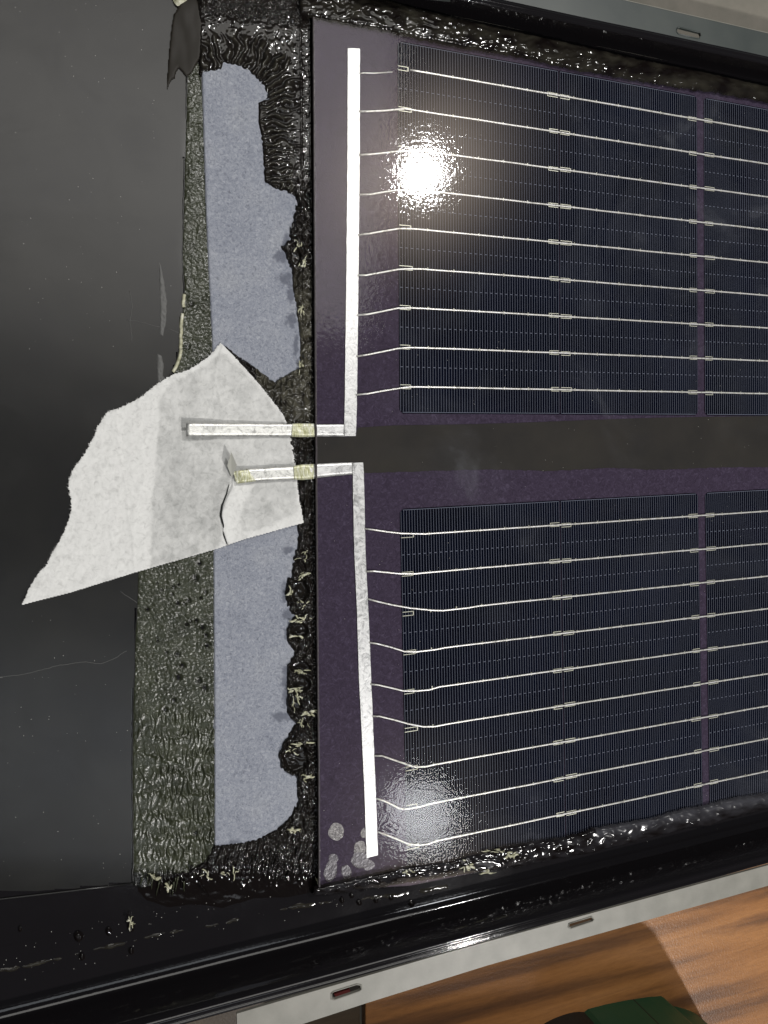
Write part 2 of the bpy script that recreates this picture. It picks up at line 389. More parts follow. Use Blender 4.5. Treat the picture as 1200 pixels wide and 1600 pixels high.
# flanges with punched slots, traced on their own planes
slot1 = [(519,1552),(523,1549),(557,1539),(563,1540),(564,1546),(560,1549),(524,1561),(519,1560)]
slot2 = [(890,1443),(924,1433),(927,1437),(925,1440),(893,1450),(889,1448)]
fl = slab('lower_flange', [(370,1584),(400,1575),(700,1488),(1200,1352),(1330,1318),(1330,1345),(1200,1384),(1130,1404),(1000,1441),(760,1509),(574,1567),(400,1624),(371,1632)], 8.6, 10, M_pale, tray, holes=[slot1, slot2], label='slotted flange strip with glare put into its pale grey colour')
# punched rims round the slots
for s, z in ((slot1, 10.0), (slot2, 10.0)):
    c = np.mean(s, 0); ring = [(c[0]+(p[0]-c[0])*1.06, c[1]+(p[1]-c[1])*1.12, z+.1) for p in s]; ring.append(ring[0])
    tube('slot_lip', ring, .28, M_pale, tray)
slot3 = [(1058,44),(1062,43),(1094,51),(1096,55),(1093,60),(1089,60),(1060,53),(1057,49)]
fl2 = slab('upper_flange', [(560,-14),(800,9),(1200,94),(1330,122),(1330,84),(1200,52),(970,-1),(820,-36),(600,-80)], 6.2, 7.6, M_fl, tray, holes=[slot3], label='dark grey green slotted flange')
ring = [(p[0], p[1], 7.7) for p in slot3]; ring.append(ring[0]); tube('slot_lip', ring, .3, M_fl, tray)
tube('bright_cut_edge', [(x, 52+(x-1200)*.2304-.4, 7.7) for x in range(970, 1330, 12)], .17, M_pale, tray)

# ------------------------------------------------------------------ dark film on the left
film_edge = [(300,-30),(292,20),(289,105),(294,112),(293,160),(290,250),(288,330),(286,400),(289,452),(285,500),(282,540),(274,580),(250,610),(224,700),(219,800),(217,890),(216,930),(215,960),(212,1000),(212,1050),(209,1100),(208,1200),(209,1300),(209,1381)]
film_out = rough_line(film_edge, .9, 6, closed=False, scale=9)+[(120,1391),(0,1405),(-160,1420),(-260,1430),(-260,-60),(0,-60)]
def zfilm(U, V, d):
    base = -2.75+.10*fbm(U/170, V/190, 2, 3)
    return np.where(d > 0, base-.55*np.exp(-d/5), ZF-.3)
film = height_sheet('cover_film', film_out, 5, lambda U,V,d: -2.75+.10*fbm(U/170,V/190,2,3)-np.where(V>1330,(np.clip(V-1330,0,200)/70)**2*.9,0)-np.clip(1-d/3,0,1)*.12, M_sheet, None, margin=0.01,
   label='large smooth dark grey film covering the left side of the tray', category='plastic film')
# real cut edge of the film
e = rough_line(film_edge, .9, 6, closed=False, scale=9)
tube('film_edge', [(x-1.5, y, -3.05) for x, y in e], .3, M_sheet, film)
tube('film_end', [(209,1380,-3.2),(120,1391,-3.2),(0,1405,-3.2),(-160,1420,-3.2)], .38, M_sheet, film)
def crumb(name, out, h, m, parent, seed=0, step=1.4, z=-2.7, **p):
    return height_sheet(name, out, step, lambda U,V,d: z-.35+np.minimum(np.clip(d+1,0,9)*.28, .35+h*(.6+.5*fbm(U/4,V/5,3,seed))), m, parent, margin=2, **p)
crumb('torn_flake', rough_line([(249,408),(254,424),(258,450),(261,470),(260,500),(255,525),(250,522),(250,480),(249,440)],.8,4,1), .35, M_mark, film, 1, label='long torn flake lifting off the film')
crumb('torn_flake', rough_line([(246,552),(253,556),(256,572),(254,588),(258,590),(247,600),(245,575)],.8,4,2), .5, M_mark, film, 2)
for pts, r in (([(203,455),(207,480),(203,500),(206,535)], .13), ([(198,500),(215,502),(235,507),(250,511)], .09), ([(262,513),(280,520)], .08), ([(0,1058),(40,1053),(90,1040),(130,1034),(158,1037),(180,1028),(198,1017)], .12), ([(188,924),(202,934),(214,942)], .1), ([(170,35),(185,22),(210,19)], .05), ([(-20,1060),(4,1058)], .3)):
    q = rough_line(pts, 1.0, 4, seed=len(pts), closed=False, scale=8)
    tube('scratch', [(x, y, -2.74) for x, y in q], r, M_mark, film, seg=5)
# membrane peeled back at the top left
crumbm = height_sheet('peeled_membrane', rough_line([(305,-12),(282,6),(272,22),(268,45),(265,75),(263,100),(261,125),(261,142),(264,130),(269,123),(273,121),(275,112),(279,105),(285,111),(291,119),(300,112),(312,90),(318,40)],.6,4,5), 1.4, lambda U,V,d: -2.0+.3*fbm(U/30,V/60,2,5)+.5*np.exp(-((V-10)/25)**2)-.7*np.exp(-np.clip(d+1,0,9)/1.2), M_membrane, None, margin=1, label='thin brownish black membrane scrap peeled back at the top left corner', category='membrane scrap')
crumb('glue_blob', rough_line([(270,-8),(274,3),(281,7),(288,4),(296,-4),(292,-12)],.5,3,6), 1.6, M_yel, None, 3, z=-1.6, label='pale glue blob at the top edge beside the peeled membrane', category='glue blob')

# ------------------------------------------------------------------ olive adhesive residue
ol = [(300,96),(312,100),(318,180),(322,330),(328,430),(333,530),(345,600),(345,860),(336,880),(336,1316),(325,1365),(300,1372),(270,1378),(240,1384),(222,1388),(208,1384),(207,1200),(208,1100),(211,1000),(214,930),(216,880),(222,800),(222,700),(250,610),(272,580),(281,540),(283,500),(288,452),(284,400),(287,330),(289,250),(292,160),(290,115)]
pits = [(305,903,5),(312,880,4),(288,943,3.2),(294,938,4),(278,942,4),(271,917,3),(277,1022,4),(285,1040,4),(279,1058,4.5),(322,993,4),(324,1008,4),(311,1063,4),(320,1075,5),(272,1094,3.6),(257,1109,4),(230,952,3),(307,970,3),(316,980,4),(299,475,3.5),(292,542,4),(321,925,3),(305,1302,3)]+[(rnd.uniform(240,330), rnd.uniform(900,1090), rnd.uniform(1.5,3)) for _ in range(12)]
def zol(U, V, d):
    lower = 1/(1+np.exp(-(V-1105)/14)); ex = 1/(1+np.exp(-(U-248)/7))
    fine = .24*fbm(U/4.6, V/4.6, 3, 1)+.10*fbm(U/14, V/17, 2, 2)
    wu = U+3*fbm(U/22, V/22, 2, 5); wv = V+7*fbm(U/30, V/26, 2, 9)
    band = np.abs((((wv+9*noise2(U/26, V/60, 44))/31.0) % 1)-.5)*2                      # scalloped rows
    drip = 1-np.abs(noise2(wu/6.6, wv/21, 7))*2.6
    scal = .85*np.clip(drip, -.5, 1)*(.2+.8*band)+.50*band**1.5-.3
    z = -3.02+fine*(1-.72*lower)+.35*np.clip(noise2(U/17, V/19, 88), 0, 1)*(1-lower)+scal*lower*(.35+.65*ex)+.2*np.exp(-((U-330)/5)**2)*lower
    for x, y, r in pits:
        q = ((U-x)**2+(V-y)**2)/r**2; z = z-.6*np.exp(-q/1.4)+.18*np.exp(-(np.sqrt(q)-1.6)**2*4)
    return z-.9*np.exp(-np.clip(d+1.5, 0, 50)/1.6)
def col_ol(U, V, d, Z):
    m = 0*U
    for x, y, r in pits: m = np.maximum(m, np.exp(-((U-x)**2+(V-y)**2)/r**2/1.3))
    return np.maximum(m*.9, 1/(1+np.exp(-(V-1362-6*fbm(U/9, V/30, 2, 4))/4)))
olive = height_sheet('adhesive_residue', ol, 1.15, zol, M_olive, None, color=col_ol, label='rough olive grey adhesive strip left of the blue grey fibre strip', category='adhesive')
for q in ([(288,460),(286,475),(287,480)], [(285,490),(283,505),(283,520),(282,545)], [(283,546),(280,560),(275,573),(270,581)]):
    tube('cream_edge', [(x, y, -2.6) for x, y in rough_line(q, .6, 3, closed=False)], .75, M_yel, olive, seg=6)

# ------------------------------------------------------------------ blue-grey fibre strip
blue_r = [(318,109),(330,106),(345,104),(349,94),(360,96),(375,99),(390,108),(402,121),(413,128),(417,140),(423,155),(418,160),(406,165),(409,180),(408,190),(413,205),(414,222),(412,232),(417,245),(415,262),(419,275),(414,284),(430,292),(445,296),(458,302),(466,314),(467,327),(461,335),(457,352),(456,368),(452,378),(452,392),(455,410),(460,425),(462,436),(460,450),(464,470),(466,490),(470,512),(472,535),(470,560),(469,579),(455,583),(440,590),(428,600),(415,592),(400,580),(380,565)]
blue_r2 = [(466,820),(467,840),(468,852),(463,870),(461,880),(462,893),(456,905),(449,920),(449,935),(455,950),(462,962),(456,975),(450,988),(454,1002),(464,1016),(462,1025),(453,1038),(450,1048),(452,1060),(452,1085),(449,1110),(457,1125),(466,1132),(466,1145),(460,1155),(446,1163),(438,1180),(440,1195),(450,1206),(462,1212),(468,1220),(468,1245),(462,1265),(452,1280),(435,1296),(420,1305),(400,1315),(380,1319),(360,1322),(337,1323)]
blue_out = rough_line([(317,112)]+blue_r, 2.6, 2.4, 3, closed=False)+rough_line([(385,570)]+[(440,640),(448,700),(455,780)]+blue_r2, 2.2, 2.4, 4, closed=False)+[(335.5,1322),(335.5,1250),(335,1100),(334,900),(333,780),(334,640),(331.5,525),(327,440),(322.5,340),(319,230),(316.5,140)]
stains = [(448,378,6,12),(440,400,12,10),(446,435,12,9),(455,460,6,14),(455,500,8,12),(462,540,4,18),(446,925,6,16),(450,960,8,8),(448,1068,9,13),(440,1120,14,7),(446,1048,5,9),(450,990,6,10),(450,860,8,6),(442,1180,5,18),(368,1318,9,5),(390,1318,10,4),(350,1322,10,3),(447,1090,6,14)]
def col_blue(U, V, d, Z):
    m = 0*U; n = .45*fbm(U/7, V/7, 3, 8)
    for x, y, a_, b_ in stains: m = np.maximum(m, 1/(1+np.exp((np.sqrt(((U-x)/a_)**2+((V-y)/b_)**2)-1+n)*9)))
    m = np.maximum(m, np.where(U > 400, .8*np.exp(-np.clip(d, 0, 20)/1.2), 0))
    m = np.maximum(m, np.where((V < 862) & (V > 815) & (U > 350), .3*np.exp(-np.abs(V-(852-(U-350)*.28))/6), 0))  # shadow along the tape's lower edge darkened into the strip colour
    return m*.8
strip = height_sheet('fibre_strip', blue_out, 1.5, lambda U,V,d: -2.35+.05*fbm(U/60,V/60,2,2)+.05*fbm(U/3.3,V/3.3,2,4)-np.clip(1-(d+.5)/1.5,0,1)*1.0, M_blue, None, margin=1.5, color=col_blue,
   label='long blue grey fibre strip with a ragged glued right edge', category='fibre strip')

# ------------------------------------------------------------------ butyl sealant beside the glass
seal_out = [(300,-25),(310,-5),(312,40),(312,96),(313,116),(320,111),(345,108),(349,97),(375,102),(392,112),(404,124),(414,134),(419,152),(404,160),(404,190),(410,222),(412,255),(414,282),(432,294),(450,300),(464,306),(462,330),(455,352),(452,375),(440,385),(450,405),(458,430),(459,450),(464,480),(468,510),(471,540),(469,575),(430,598),(400,576),(350,540),(370,580),(430,650),(455,700),(466,820),(466,850),(459,872),(458,890),(450,905),(446,928),(450,948),(460,963),(448,985),(450,1003),(462,1018),(450,1040),(449,1075),(449,1112),(462,1132),(444,1160),(436,1180),(440,1200),(464,1216),(466,1250),(455,1278),(430,1299),(400,1313),(370,1319),(336,1322),(320,1350),(296,1362),(250,1371),(215,1383),(212,1396),(228,1412),(262,1424),(300,1420),(350,1425),(400,1410),(455,1408),(505,1396),(500,1370),(497,1200),(494,900),(491,600),(489,300),(488,120),(486,40),(484,-25)]
holes = [(468,923,16,20),(468,984,15,12),(469,1042,19,10),(470,1068,16,14),(462,1098,12,14),(462,1184,23,26),(462,402,9,14),(458,350,5,10)]
def zseal(U, V, d):
    wu = U+2.5*fbm(U/16, V/16, 2, 3); wv = V+2.5*fbm(U/16, V/16, 2, 6)
    lump = 1-np.abs(noise2(wu/9, wv/10.5, 1))*2.4
    crum = .75*np.sin(1.45*np.clip(lump, -1, 1))+.10*fbm(U/8, V/9, 2, 12)+.7*np.clip(noise2(U/5.2, V/5.6, 77)-.3, 0, 1)
    cx, cy = 366, 172; ang = np.arctan2(cy-V, U-cx); r = np.hypot(U-cx, V-cy)
    ph = np.where(V < cy, ang*74, (cy-V))/10.5+.75*fbm(U/34, V/30, 2, 2)
    wr = .9*np.cos(ph*2*np.pi)+.25*np.cos(ph*2*np.pi)**3+.28*noise2(U/9, V/7, 3)
    s3 = 1/(1+np.exp((V-284-20*noise2(U/13, V/50, 5))/7)); sn = np.clip(np.sin(ang), 0, 1)*(V < cy); wm = np.exp(-((np.where(V < cy, r, U-cx)-68-20*sn)/((20+13*sn)*(1+.55*noise2(ang*6+V/40, V/17, 6))))**4)*np.clip(.95+.9*noise2(U/24, V/22, 14), .25, 1.25)*(V < 300)*(V > 44)
    left = 1/(1+np.exp((U-395)/12))
    wm = wm*(1-.35*left)
    wm = wm*s3; smooth_top = s3*(1-wm)
    sm = .12*fbm(U/9, V/14, 2, 5)
    # right hand track along the glass: fine vertical rolls with beads
    tr = np.exp(-((U-474-.006*V)/9)**2)
    rolls = .38*np.exp(-((U-(469+.010*V))/1.5)**2)+.34*np.exp(-((U-(483+.009*V))/1.5)**2)*(1+.7*noise2(U/3, V/6, 9))+.2*np.clip(noise2(U/2.4, V/3.2, 31), 0, 1)*tr
    z = -1.75+wr*wm*.62+crum*(1-wm)*(1-.88*s3)+sm*smooth_top+rolls
    # smoother zones
    flat = np.exp(-((V-640)/40)**2)*np.exp(-((U-470)/20)**2); z = np.where(True, z*(1-flat*.8)+(-1.75)*flat*.8, z)
    bot = 1/(1+np.exp(-(V-1372-8*noise2(U/20, .3, 2))/6))
    fr = 1/(1+np.exp(-(V-1318)/7))*(1-bot)
    fring = .75*np.clip(1-np.abs(noise2(U/4.6+.05*(V-1340), V/42, 21))*3, -.4, 1)
    z = z*(1-fr)+(-2.2+fring+.2*fbm(U/5, V/8, 2, 8))*fr
    z = z*(1-bot)+(-3.42+.05*fbm(U/30, V/16, 2, 6))*bot
    for x, y, a_, b_ in holes:
        q = np.sqrt(((U-x)/a_)**2+((V-y)/b_)**2)+.08*fbm(U/6, V/6, 2, int(x))
        k = 1/(1+np.exp((q-.82)*16)); z = z*(1-k)+(-2.9+.25*fbm(U/12, V/12, 2, 3))*k+.55*np.exp(-((q-1)/.16)**2)
    tp = 1/(1+np.exp((V-34-.1*(U-400))/5)); z = z+tp*(1.2+.5*fbm(U/7, V/6, 3, 15))
    m = np.exp(-((V-700)/22)**2)*(U > 440); z = np.minimum(z, np.where((V > 655) & (V < 752) & (U > 440), -.75, 9))
    tm = sdf(U, V, [(330,545),(344,535),(375,567),(415,613),(443,650),(463,745),(474,817),(330,860)]); z = np.where(tm > -1, np.minimum(z, -2.3), z)
    z = np.where((V > 662) & (V < 752) & (U > 440), np.minimum(z, -.75), z)
    return z-2.0*np.exp(-np.clip(d+2, 0, 60)/1.7)
def col_seal(U, V, d, Z):
    m = np.exp(-((V-530)/95)**4)*.75*(U > 400)*(U < 486)+np.exp(-((V-640)/35)**2)*.45*(U > 440)
    m = m+.36*np.clip((Z+1.9)/1.0, 0, 1)*(V < 300)*(V > 45)*(U < 458)+.06*(V < 1350)  # wrinkle ridge tops coloured lighter in place of their highlights
    return np.clip(m*(.75+.6*fbm(U/9, V/12, 2, 4)), 0, 1)
seal = height_sheet('glass_edge_sealant', seal_out, 1.0, zseal, M_butyl, None, margin=2.5, color=col_seal, base=-1.9,
   label='crumbly black butyl sealant running between the fibre strip and the glass edge', category='sealant')
# fuzzy cream threads where the sealant tore
def squiggle(cx, cy, w, h, n, r, z=-1.2, seed=0):
    q = random.Random(seed); parts = []
    for k in range(n):
        x = cx+q.uniform(-w, w)*.6; y = cy+q.uniform(-h, h)*.6; a_ = q.uniform(0, 6.28); pts = []
        zz = z+q.uniform(0, .7)
        for i in range(q.randint(5, 9)):
            pts.append((x, y, zz+.25*math.sin(i*1.3))); a_ += q.uniform(-.9, .9); L = q.uniform(1.3, 2.9); x += math.cos(a_)*L*(w/(w+h)*1.4); y += math.sin(a_)*L*(h/(w+h)*1.4)
        rr = r*q.uniform(.3, .95); parts.append(tube('', pts, rr, None, seg=5, taper=lambda t: .35+1.1*math.sin(math.pi*min(1, t*.9+.08))))
    V, F = join(parts); return V, F
clumps = [(474,899,12,5,9,.34),(455,926,3,4,4,.42),(479,945,9,5,7,.28),(470,969,11,6,10,.42),(468,995,7,2,4,.40),(472,1050,16,5,9,.34),(462,1077,8,4,9,.42),(466,1090,4,6,6,.36),(479,1114,13,5,12,.42),(476,1130,9,12,7,.24),(474,1162,15,3,8,.34),(455,1172,6,6,5,.24),(479,1214,6,4,8,.42),(459,1297,9,3,9,.40),(476,412,7,11,8,.34),(467,384,7,7,5,.26),(472,482,4,7,8,.38),(470,572,3,9,7,.30),(474,870,8,8,6,.22),(458,1100,4,12,5,.22),(243,1372,5,3,8,.42),(262,1387,4,5,6,.42),(322,1364,8,8,6,.30),(352,1366,3,4,3,.28),(367,1365,2,5,3,.28),(203,1441,4,5,8,.4),(497,1380,3,9,7,.3),(503,1385,3,4,5,.3)]
for i, (cx, cy, w, h, n, r) in enumerate(clumps):
    V, F = squiggle(cx, cy, w, h, n, r, z=-1.7 if cy > 1340 else -1.35, seed=i+5)
    link('cream_glue_thread', mesh('cream_glue_thread', V, F, True), M_yel, seal)
# drawn out glossy strands at the lower end
for k, (x, y, L, s, m, r) in enumerate([(466,1326,34,-.42,M_butyl,.5),(452,1362,12,-.6,M_butyl,.4),(432,1338,20,2.2,M_butyl,.3),(428,1346,22,2.2,M_butyl,.3),(424,1350,20,2.6,M_butyl,.25),(300,1352,24,-.2,M_butyl,.4),(310,1378,22,.75,M_butyl,.35),(477,1222,26,.0,M_butyl,.34),(482,1222,26,.02,M_butyl,.34),(488,1218,26,0,M_butyl,.34)]+[(rnd.uniform(220,300), rnd.uniform(1366,1378), rnd.uniform(9,24), rnd.uniform(-.25,.15), M_olive if rnd.random() < .5 else M_butyl, rnd.uniform(.2,.4)) for _ in range(16)]+[(330+i*7.1+rnd.uniform(-2,2), 1342-i*.6+rnd.uniform(-2,4), rnd.uniform(12,27), rnd.uniform(-.1,.25), M_butyl, rnd.uniform(.25,.42)) for i in range(15)]):
    pts = [(x+s*L*t+rnd.uniform(-.5,.5), y+L*t, -1.5-1.5*t) for t in np.linspace(0, 1, 6)]
    o = tube('drawn_strand', pts, r, m, seal, seg=6, taper=lambda t: 1.3-t*.9)

# ------------------------------------------------------------------ upper and lower sealant beads
def bead(name, top, bot, zc, amp, m, label, seed, craters=(), fuzz=None, step=1.25, zt=None, cm=None):
    out = rough_line(top, 1.6, 4, seed, closed=False)+rough_line(bot[::-1], 2.0, 4, seed+3, closed=False)
    tl = np.array(top, float); bl = np.array(bot, float)
    def zf(U, V, d):
        wu = U+3*fbm(U/18, V/18, 2, seed+1); wv = V+3*fbm(U/18, V/18, 2, seed+2)
        l1 = 1-np.abs(noise2(wu/19, wv/12, seed))*2.3; l2 = np.clip(noise2(U/9, V/7.5, seed+8)-.12, 0, 1)*1.9+.3*noise2(U/30, V/16, seed+3)
        yt = np.interp(U, tl[:,0], tl[:,1]); yb = np.interp(U, bl[:,0], bl[:,1]); t = np.clip((V-yt)/np.maximum(yb-yt, 1), 0, 1)
        arch = np.sqrt(np.clip(np.sin(np.pi*np.clip(t, .0, 1)), 0, 1))
        z = zc[0]+(zc[1]-zc[0])*t+arch*zc[2]+amp*(.55*l1+.5*l2)*(.25+.75*arch)
        for x, y, a_, b_ in craters:
            q = np.sqrt(((U-x)/a_)**2+((V-y)/b_)**2)+.12*fbm(U/7, V/7, 2, 5); k = 1/(1+np.exp((q-.8)*14))
            z = z*(1-k)+k*1.66+.8*np.exp(-((q-1)/.2)**2)
        return z-1.6*np.exp(-np.clip(d+2, 0, 60)/2.2)
    return height_sheet(name, out, step, zf, m, None, margin=2.5, base=(zc[0]+zc[1])/2+.8, color=cm or (lambda U,V,d,Z: .12+.2*fbm(U/30,V/20,2,3)), label=label, category='sealant')
bead('upper_sealant_bead', [(470,-30),(560,-20),(640,4),(720,24),(800,42),(900,64),(1000,88),(1100,108),(1200,130),(1300,152)],
     [(470,22),(490,26),(540,36),(590,44),(640,55),(720,72),(800,84),(900,106),(1000,124),(1060,134),(1120,142),(1200,158),(1300,178)], (-.5,2.0,1.0), .62, M_butyl,
     'lumpy glossy black sealant bead along the upper edge of the glass', 40)
btop = [(492,1388),(520,1381),(560,1372),(600,1364),(640,1354),(700,1347),(730,1338),(780,1326),(840,1316),(880,1311),(930,1296),(965,1290),(1020,1280),(1060,1268),(1100,1261),(1140,1250),(1200,1241),(1300,1215)]
bbot = [(492,1404),(520,1402),(560,1398),(600,1392),(640,1384),(700,1376),(760,1366),(820,1358),(880,1344),(930,1336),(1000,1318),(1060,1302),(1120,1288),(1200,1268),(1300,1240)]
lower_bead = bead('lower_sealant_bead', btop, bbot, (2.1,-1.0,1.0), .6, M_butyl2,
     'lumpy black sealant bead with a torn hole along the lower edge of the glass', 61, craters=[(757,1351,32,10),(1105,1287,20,6)],
     cm=lambda U,V,d,Z: np.clip(.15+.75*(U > 930)*np.exp(-np.clip(V-np.interp(U,[930,1200],[1300,1245]),0,99)/9)+.25*fbm(U/20,V/12,2,4),0,1))
for i, (cx, cy, w, h, n, r) in enumerate([(728,1352,9,7,12,.5),(797,1336,11,6,14,.5),(760,1364,9,4,7,.36),(636,1359,4,2,4,.36),(770,1330,22,4,10,.25)]):
    V, F = squiggle(cx, cy, w, h, n, r, z=2.0, seed=i+50); link('cream_glue_thread', mesh('cream_glue_thread', V, F, True), M_yel, lower_bead)
# raised lip of sealant following the foot of the lower rim
lip_pts = [(-80,1528),(0,1511),(60,1499),(120,1486),(200,1465),(260,1453),(330,1441),(400,1424),(470,1408),(540,1402),(620,1392),(700,1380)]
lo = rough_line(lip_pts, 2, 6, closed=False)+rough_line([(x, y+11+3*math.sin(x/23)) for x, y in lip_pts[::-1]], 3, 6, closed=False)
height_sheet('rim_foot_sealant', lo, 2, lambda U,V,d: -3.6+.55*np.clip(d/6,0,1)*(.55+.9*fbm(U/40,V/30,2,9))+.12*fbm(U/16,V/9,3,4)+np.clip(1-(U-430)/200,-1,.0)*-1.2-1.2*np.exp(-np.clip(d+2,0,60)/2), M_butyl, None, margin=2.5, color=lambda U,V,d,Z: .15+.25*np.clip(fbm(U/30,V/12,3,7),0,1), label='thin smeared black sealant seam along the foot of the lower rim', category='sealant')
# loose blobs of sealant
for i, (x, y, r, m) in enumerate([(123,1464,6,M_butyl),(170,1457,4,M_butyl),(205,1450,5,M_butyl),(31,1453,2,M_butyl),(128,1497,3,M_butyl),(205,1488,3,M_butyl),(644,1413,4,M_butyl),(562,1412,2.5,M_butyl),(588,1408,2.5,M_butyl),(612,1404,2.5,M_butyl),(535,1408,2.5,M_butyl),(550,1401,2,M_butyl)]):
    crumb('sealant_drop', rough_line([(x+r*math.cos(t)*rnd.uniform(.7,1.2), y+r*1.3*math.sin(t)*rnd.uniform(.7,1.2)) for t in np.linspace(0, 5.6, 8)], .5, 2, i), .8, m, seal, i, step=.9, z=-2.6 if y < 1470 else -2.4)

# ------------------------------------------------------------------ laminate: backing, cells, wires, ribbons, pane
lam = thing('solar_laminate', 'glass covered solar laminate with two rows of dark cells and bright busbar wires', 'solar panel')
lam_out = [(489,22),(489.5,120),(490.5,300),(492,520),(494,800),(496,1050),(497.5,1200),(498,1392)]
def lam_poly(dx=0): return [(x+dx, y) for x, y in lam_out]+[(640,1384),(800,1352),(1000,1305),(1200,1256),(1420,1200),(1420,190),(1200,150),(1000,112),(800,76),(640,45),(540,28)]
slab('backing_sheet', lam_poly(.8), -2.9, -.45, M_back, lam)
# darker, bluer band between the strings
band_o = [(491,683),(540,683),(556,682),(559,668),(620,664.5),(700,663.5),(800,661),(900,657),(1000,653.5),(1090,651.5),(1200,650),(1420,648),(1420,727),(1200,730),(1130,730),(1060,733),(1020,734),(1000,733),(960,731),(920,733),(860,736),(800,734),(760,733),(700,735),(640,737),(569,739),(552,740),(494,747)]
slab('black_band', rough_line(band_o[:13], .25, 8, 2, closed=False)+rough_line(band_o[13:], 1.0, 4, 5, closed=False, scale=9), -.44, -.30, M_band, lam)

def homog(pairs):
    A = []
    for (s, t), (u, v) in pairs:
        if u is not None: A.append([s,t,1,0,0,0,-u*s/200,-u*t/200,-u])
        if v is not None: A.append([0,0,0,s,t,1,-v*s/200,-v*t/200,-v])
    A = np.array(A); A = A/np.linalg.norm(A, axis=1)[:, None]
    H = np.linalg.svd(A)[2][-1].reshape(3,3); H[2,:2] /= 200; return H
CW = 166.0; G = 4.6; PW = 17.75; HS = .25         # cell width, gap, wire pitch, half scribe
m0 = (CW-8*PW)/2
up = [((0,0),(621,64)),((0,CW),(624.5,646)),((CW,0),(1088.7,149.5)),((CW,CW),(1090,648.3)),((CW+G,CW),(1101.5,649)),((CW+G,0),(1100.5,152)),((CW/2,CW),(875.5,648)),((CW/2,0),(873,None)),((0,CW*.5),(623,None))]
for i, y in enumerate([187,243,294,347,400,454,506,559,611]): up.append(((CW+G/2, m0+i*PW), (None, y)))
for i, y in enumerate([148,208,265,322,379,436,493,551,608]): up.append(((CW/2, m0+i*PW), (None, y)))
for i, y in enumerate([107,170,None,None,357,421,481.5,542,604]): up.append(((4, m0+i*PW), (None, y)))
lw = [((0,0),(625,794.5)),((CW,0),(1090,770)),((CW+G,0),(1101.5,769.5)),((CW/2,0),(875.5,781.5)),((0,103),(632,None)),((CW,122),(1096.5,None)),((CW+G,150),(1107.5,None)),((CW/2,89),(880.5,None)),((0,52),(628,None))]
for i, y in enumerate([805.5,858.5,911,963,1016,1069,1122,1172.5,1225.5]): lw.append(((CW+G/2, m0+i*PW), (None, y)))
for i, y in enumerate([819,877,933,989,1046,1101,1158,1214,1272]): lw.append(((CW/2, m0+i*PW), (None, y)))
for i, y in enumerate([837,898,None,1017.5,1077.5,1136,1199,1262,None]): lw.append(((6.5, m0+i*PW), (None, y)))
HU, HL = homog(up), homog(lw)
def Hpx(H, s, t):
    q = H@np.array([s, t, 1.0]); return q[0]/q[2], q[1]/q[2]
def Hw(H, s, t, z): u, v = Hpx(H, s, t); return PX(u, v, z)
def quad(H, s0, s1, t0, t1, z): return [Hw(H, s0, t0, z), Hw(H, s1, t0, z), Hw(H, s1, t1, z), Hw(H, s0, t1, z)]
def bars(H, rects, z0, z1):
    V = []; F = []
    for s0, s1, t0, t1 in rects:
        o = len(V); V += quad(H, s0, s1, t0, t1, z1)+quad(H, s0, s1, t0, t1, z0)
        F += [(o,o+3,o+2,o+1),(o,o+1,o+5,o+4),(o+1,o+2,o+6,o+5),(o+2,o+3,o+7,o+6),(o+3,o,o+4,o+7)]
    return V, F
FP = 1.318
def make_cell(H, s0, s1, cham_l, cham_r, t_end):
    c = 1.6; L = c if cham_l else 0; R_ = c if cham_r else 0
    loop = [(s0+L,0),(s1-R_,0)]+([(s1,R_)] if R_ else [])+([(s1,t_end-R_),(s1-R_,t_end)] if R_ else [(s1,t_end)])+[(s0+L,t_end)]+([(s0,t_end-L),(s0,L)] if L else [])
    cell = slab('solar_cell', [Hpx(H, *p) for p in loop], -.29, -.12, M_cell, lam)
    rects = []; nf = int(round((s1-s0-.9)/FP)); fp = (s1-s0-.9)/nf
    wts = [m0+i*PW for i in range(9)]
    for k in range(nf+1):
        s = s0+.45+k*fp; e = 1.2 if (k == 0 and cham_l) or (k == nf and cham_r) else .5
        rects.append((s-.06, s+.06, e, t_end-e))
    rects += [(s0+.45+L*.6, s1-.45-R_*.6, .42, .60), (s0+.45+L*.6, s1-.45-R_*.6, t_end-.60, t_end-.42)]
    for i in range(8):
        t = (wts[i]+wts[i+1])/2
        if t < t_end-1:
            for k in range(0, nf, 2): rects.append((s0+.45+k*fp, s0+.45+(k+1)*fp, t-.11, t+.11))
    V, F = bars(H, rects, -.12, -.085)
    link('finger_grid', mesh('finger_grid', V, F), M_grid, cell, kind='stuff')
    # small frame shaped solder pads at both ends of every wire, one mesh each
    for i, t in enumerate(wts):
        if t > t_end-1: continue
        for end, sx, sgn, Lp in ((0, s0+.3, 1, 5.6), (1, s1-.3, -1, 5.2)):
            Lp = Lp*rnd.uniform(.82, 1.12); a_, b_ = sorted((sx, sx+sgn*Lp)); j = rnd.uniform(-.32, .32)
            inner = b_ if sgn > 0 else a_
            rc = [(a_, b_, t-1.0+j, t-.72+j), (a_, b_, t+.72+j, t+1.0+j), (inner-.2, inner+.2, t-1.0+j, t+1.0+j)]
            V, F = bars(H, rc, -.085, -.055); link('solder_pad', mesh('solder_pad', V, F), M_pad, cell)
    return cell
for H in (HU, HL):
    make_cell(H, 0, CW/2-HS, True, False, CW)
    make_cell(H, CW/2+HS, CW, False, True, CW)
    make_cell(H, CW+G, CW+G+CW/2-HS, True, False, CW)
